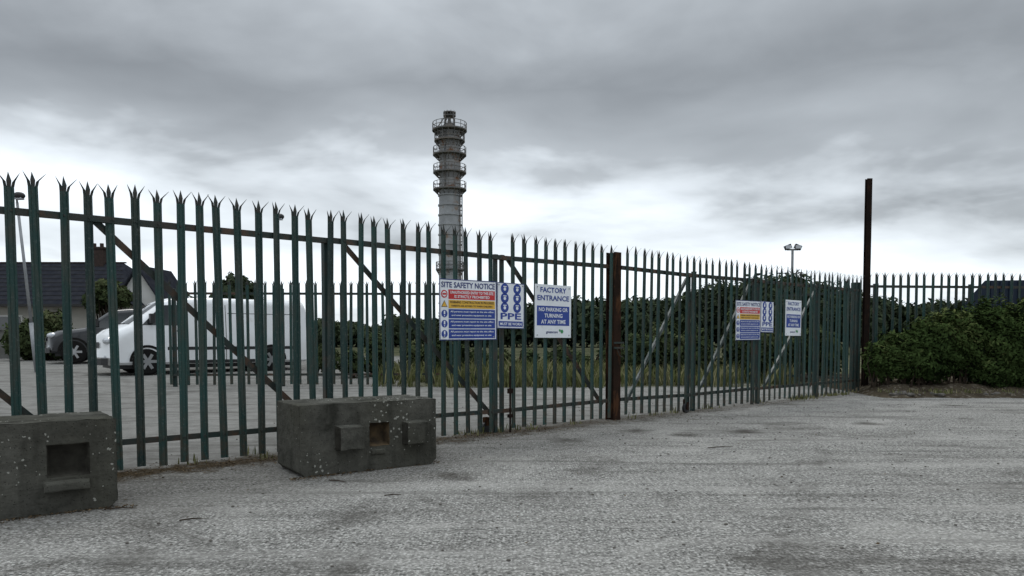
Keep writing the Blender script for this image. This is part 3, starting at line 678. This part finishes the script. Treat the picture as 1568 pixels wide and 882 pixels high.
# ---------------- house --------------------
par=empty('bungalow'); mb=MB()
def roof_hip(x0,x1,y0,y1,ze,zr,rx0,rx1,m):
    ym=(y0+y1)/2; mb.add([(x0,y0,ze),(x1,y0,ze),(x1,y1,ze),(x0,y1,ze),(rx0,ym,zr),(rx1,ym,zr)],[(0,1,5,4),(1,2,5),(2,3,4,5),(3,0,4),(0,3,2,1)],m)
mb.box((-25.8,40,1.5),6.8,3.4,1.25,m=0)
roof_hip(-32.8,-18.5,36.2,43.8,2.76,5.15,-30,-20.9,1)
mb.box((-22.25,40,5.35),.42,.35,.55,m=3); mb.box((-22.25,40,5.93),.5,.4,.05,m=3)
for i in range(30): mb.box((-30.2+i*.32,40,5.17),.14,.08,.035,m=3)
for i in range(9):
    f=(i+1)/10; mb.box((-25.6,36.2+3.8*f-.02,2.76+2.39*f+.012),6.8-f*2.2,.012,.012,m=5)
for dx in(-.2,.2): mb.cyl((-22.25+dx,40,5.97),(-22.25+dx,40,6.2),.1,n=10,m=3)
x0,x1,yf,yb=-19.7,-17.9,37.4,41; zm=4.8
mb.add([(x0,yf,.2),(x1,yf,.2),(x1,yf,3.3),((x0+x1)/2,yf,zm-.1),(x0,yf,3.3)],[(0,1,2,3,4)],2)
mb.add([(x1,yf,.2),(x1,yb,.2),(x1,yb,3.3),(x1,yf,3.3)],[(0,1,2,3)],2)
xm=(x0+x1)/2
for sg in(-1,1):
    e=xm+sg*1.1; mb.add([(xm,yf-.25,zm),(xm,yb,zm),(e,yb,3.1),(e,yf-.25,3.1),(xm,yf-.25,zm-.12),(xm,yb,zm-.12),(e,yb,2.98),(e,yf-.25,2.98)],[(0,1,2,3),(4,7,6,5),(0,3,7,4),(2,3,7,6)],1)
for xw in(-30,-27.4,-24.8,-22.4): 
    mb.box((xw,36.59,1.75),.62,.03,.5,m=2); mb.box((xw,36.55,1.75),.54,.03,.42,m=4); mb.box((xw,36.51,1.75),.025,.02,.42,m=2); mb.box((xw,36.55,1.2),.72,.08,.04,m=0)
mb.box((xm,yf-.03,1.75),.5,.03,.5,m=4)
mb.box((-25.8,36.15,2.72),6.9,.06,.06,m=5)
mb.build('walls_and_roof',[RENDER_,SLATE,WALLW,BRICKC,GLASS,BLACK],par)
par=empty('boundary_wall'); mb=MB(); a=W(-60,517,31);b=W(27,517,31.5)
mb.bar((a.x,a.y,.75),(b.x,b.y,.75),1.4,.2,(0,1,0)); mb.bar((a.x,a.y,1.49),(b.x,b.y,1.49),.08,.3,(0,1,0)); mb.box((b.x+.1,b.y,.85),.2,.2,.85); mb.build('wall',[BLOCKW],par)
par=empty('industrial_shed'); mb=MB(); s0=W(1470,470,34); s1=W(1505,430,34)
pts=[(s0.x,.3),(s0.x,s0.z),(s1.x,s1.z),(s1.x+9,s1.z+.1),(s1.x+10,s0.z),(s1.x+10,.3)]
f=[(x,34,z) for x,z in pts];bk=[(x+7.5,44,z) for x,z in pts]; mb.add(f+bk,[(0,1,2,3,4,5),(11,10,9,8,7,6)]+[(i,i+6,(i+1)%6+6,(i+1)%6) for i in range(6)])
for i in range(22): mb.box((s1.x+.3+i*.42,33.97,(s1.z+.3)/2),.04,.03,(s1.z-.3)/2-.05)
mb.build('cladding',[NAVYROOF],par)
# ---------------- tower --------------------
par=empty('industrial_chimney'); tx,ty=-10.0,120.0; zy=lambda y:1.14+.1045*(517-y)
mb=MB(); c=lambda z,dx=0,dy=0:Vector((tx+dx,ty+dy,z))
mb.cyl(c(0),c(zy(345)),1.85,1.78,36,0,False); mb.cyl(c(zy(345)),c(zy(292)),1.78,1.72,36,0); mb.cyl(c(zy(292)),c(zy(202)),1.68,1.62,36,1)
for y in range(300,520,15): mb.cyl(c(zy(y)),c(zy(y)+.22),1.9,n=36,m=0)
for y in range(210,292,9): mb.cyl(c(zy(y)),c(zy(y)+.14),1.76,n=36,m=1)
mb.build('shaft',[PALE,TRUST],par,smooth=False)
mb=MB()
def plat(z,r,rin):
    mb.cyl(c(z-.12),c(z+.10),r,n=28,m=0)
    for i in range(16):
        a=2*math.pi*i/16; d=Vector((math.cos(a),math.sin(a),0)); mb.cyl(c(z+.12)+d*(r-.06),c(z+1.2)+d*(r-.06),.05,n=5)
        mb.cyl(c(z-.95)+d*(rin-.05),c(z-.1)+d*(r-.1),.07,n=5)
        a2=2*math.pi*(i+1)/16; d2=Vector((math.cos(a2),math.sin(a2),0))
        for hh in(.62,1.18): mb.cyl(c(z+hh)+d*(r-.06),c(z+hh)+d2*(r-.06),.05,n=5)
for y,r in((200,2.78),(216,2.45),(237,2.68),(264,2.66),(290,2.68),(412,2.3)): plat(zy(y),r,1.75)
mb.cyl(c(zy(199)),c(zy(193)),1.5,.95,20,0); mb.cyl(c(zy(193)),c(zy(190)),.9,n=20)
for sx in(-1,1):
    for sy in(-1,1): mb.cyl(c(zy(192),sx*.75,sy*.75),c(zy(173),sx*.6,sy*.6),.09,n=6)
for z in (zy(178),zy(173)):
    mb.cyl(c(z-.06),c(z+.06),1.0,n=16)
for i in range(10):
    a=2*math.pi*i/10; mb.cyl(c(zy(178),math.cos(a)*.95,math.sin(a)*.95),c(zy(171),math.cos(a)*.95,math.sin(a)*.95),.05,n=5)
mb.cyl(c(zy(200),-2.3),c(zy(178),-.7),.09,n=6); mb.cyl(c(zy(200),-1.4),c(zy(180),-.3),.07,n=6)
mb.cyl(c(zy(192)),c(zy(180)),.3,.2,14,0)
mb.cyl(c(2,2.0,-.6),c(zy(292),2.0,-.6),.10,n=6); mb.cyl(c(2,1.75,-1.0),c(zy(292),1.75,-1.0),.08,n=6)
for i in range(50): z=3+i*.45; mb.cyl(c(z,2.0,-.6),c(z,1.75,-1.0),.04,n=4)
for y in (300,322,345,370): mb.cyl(c(zy(y),1.5,-.5),c(zy(y),2.1,-.6),.09,n=5)
mb.cyl(c(zy(292),-.6,-1.8),c(zy(205),-.6,-1.8),.12,n=6)
mb.build('walkways_and_ladders',[TDARK],par)
# ---------------- lamps ---------------------
def streetlamp(px,ytop,Y,lean=0,arm=.5,side=1,k=1.0):
    par=empty('street_lamp'); t=W(px,ytop,Y); b0=Vector((t.x-lean,Y,g(Y)-.05)); mb=MB()
    mid=b0.lerp(t,.3); mb.cyl(b0,mid,.07,.065,12); mb.cyl(mid,t,.045,.038,12)
    e=t+Vector((arm*side,-.1,.16)); mb.cyl(t,e,.03,n=8); 
    mb.sph(e+Vector((.08*side,0,.02)),.17*k,.13,.11,12,1); mb.box(e+Vector((.08*side,0,-.07)),.1*k,.08,.025,m=2); mb.build('column_and_lantern',[STEEL,BLACK,LENS],par,smooth=True)
streetlamp(426,342,26,arm=.06)
streetlamp(33,312,22,lean=-.45,arm=.05)
par=empty('floodlight_mast'); Y=45; t=W(1211,382,Y); mb=MB(); mb.cyl((t.x,Y,.3),t,.1,.07,12)
mb.cyl(t+Vector((-.35,0,-.05)),t+Vector((.35,0,-.05)),.05,n=8)
for sg in(-1,1):
    cc=t+Vector((sg*.3,-.05,.1)); mb.box(cc,.2,.10,.13,(math.cos(.4*sg),0,-math.sin(.4*sg)),(0,1,0),(math.sin(.4*sg),0,math.cos(.4*sg)),1); mb.box(cc+Vector((0,-.11,0)),.17,.01,.10,m=2)
mb.build('mast',[STEEL,BLACK,LENS],par)
# ---------------- world ---------------------
w=bpy.data.worlds.new('World'); scene.world=w; w.use_nodes=True; N=NT(w.node_tree); lk=w.node_tree.links
bg=w.node_tree.nodes['Background']; out=w.node_tree.nodes['World Output']
co=N.n('ShaderNodeTexCoord').outputs['Generated']; sx=N.n('ShaderNodeSeparateXYZ',{0:co})
z=N.math('MAXIMUM',sx.outputs[2],0.0); k=N.math('DIVIDE',1.0,N.math('ADD',z,.16))
pv=N.n('ShaderNodeCombineXYZ',{0:N.math('MULTIPLY',sx.outputs[0],k),1:N.math('MULTIPLY',sx.outputs[1],k),2:3.7}).outputs[0]
n1=N.noise(pv,.9,5,.5,.35); n2=N.noise(pv,2.1,5,.5,.3)
off=N.n('ShaderNodeVectorMath',{0:pv,1:(5.3,2.2,9.0)},operation='ADD').outputs[0]; n3=N.noise(off,.7,4,.5,.4)
E=N.math('ADD',z,N.math('ADD',N.math('MULTIPLY',N.math('SUBTRACT',n1,.5),.36),N.math('MULTIPLY',N.math('SUBTRACT',n2,.5),.22)))
T=lambda v:(v*.93,v*1.0,v*1.06)
col=N.ramp(E,[(0,T(.46)),(.05,T(.49)),(.12,T(.46)),(.17,T(.36)),(.22,T(.215)),(.29,T(.165)),(.38,T(.205)),(.52,T(.31)),(.75,T(.78)),(1,T(.90))])
mul=N.ramp(n3,[(.32,.60),(.5,.82),(.66,1.0)])
mul2=N.ramp(n2,[(.3,.80),(.7,1.0)])
col=N.mix(1.0,col,mul,'MULTIPLY'); col=N.mix(1.0,col,mul2,'MULTIPLY')
lk.new(col,bg.inputs[0]); bg.inputs[1].default_value=3.05
sky=N.n('ShaderNodeTexSky',sky_type='NISHITA'); sky.sun_disc=False; sky.sun_elevation=math.radians(55); sky.sun_rotation=math.radians(-25)
bg2=N.n('ShaderNodeBackground',{0:sky.outputs[0],1:.08}); mx=N.n('ShaderNodeMixShader',{0:.1})
lk.new(bg.outputs[0],mx.inputs[1]); lk.new(bg2.outputs[0],mx.inputs[2]); lk.new(mx.outputs[0],out.inputs[0])
sd=bpy.data.lights.new('sun','SUN'); sd.energy=1.0; sd.angle=math.radians(20); sd.color=(1,.95,.88)
so=bpy.data.objects.new('sun',sd); scene.collection.objects.link(so)
el,az=math.radians(55),math.radians(-25)
dv=Vector((math.sin(az)*math.cos(el),math.cos(az)*math.cos(el),math.sin(el))); so.rotation_euler=dv.to_track_quat('Z','Y').to_euler()
# ---------------- camera --------------------
cd=bpy.data.cameras.new('camera'); cam=bpy.data.objects.new('camera',cd); scene.collection.objects.link(cam)
pd=math.radians(2.5)
cam.location=(0,0,H); cam.rotation_euler=(math.radians(90)-pd,0,0); cd.sensor_width=36; cd.lens=F/1568*36; cd.shift_y=(76+F*math.tan(pd))/1568; cd.clip_end=3000; cd.clip_start=.05
scene.camera=cam
scene.view_settings.view_transform='Standard'; scene.view_settings.look='None'; scene.view_settings.exposure=0
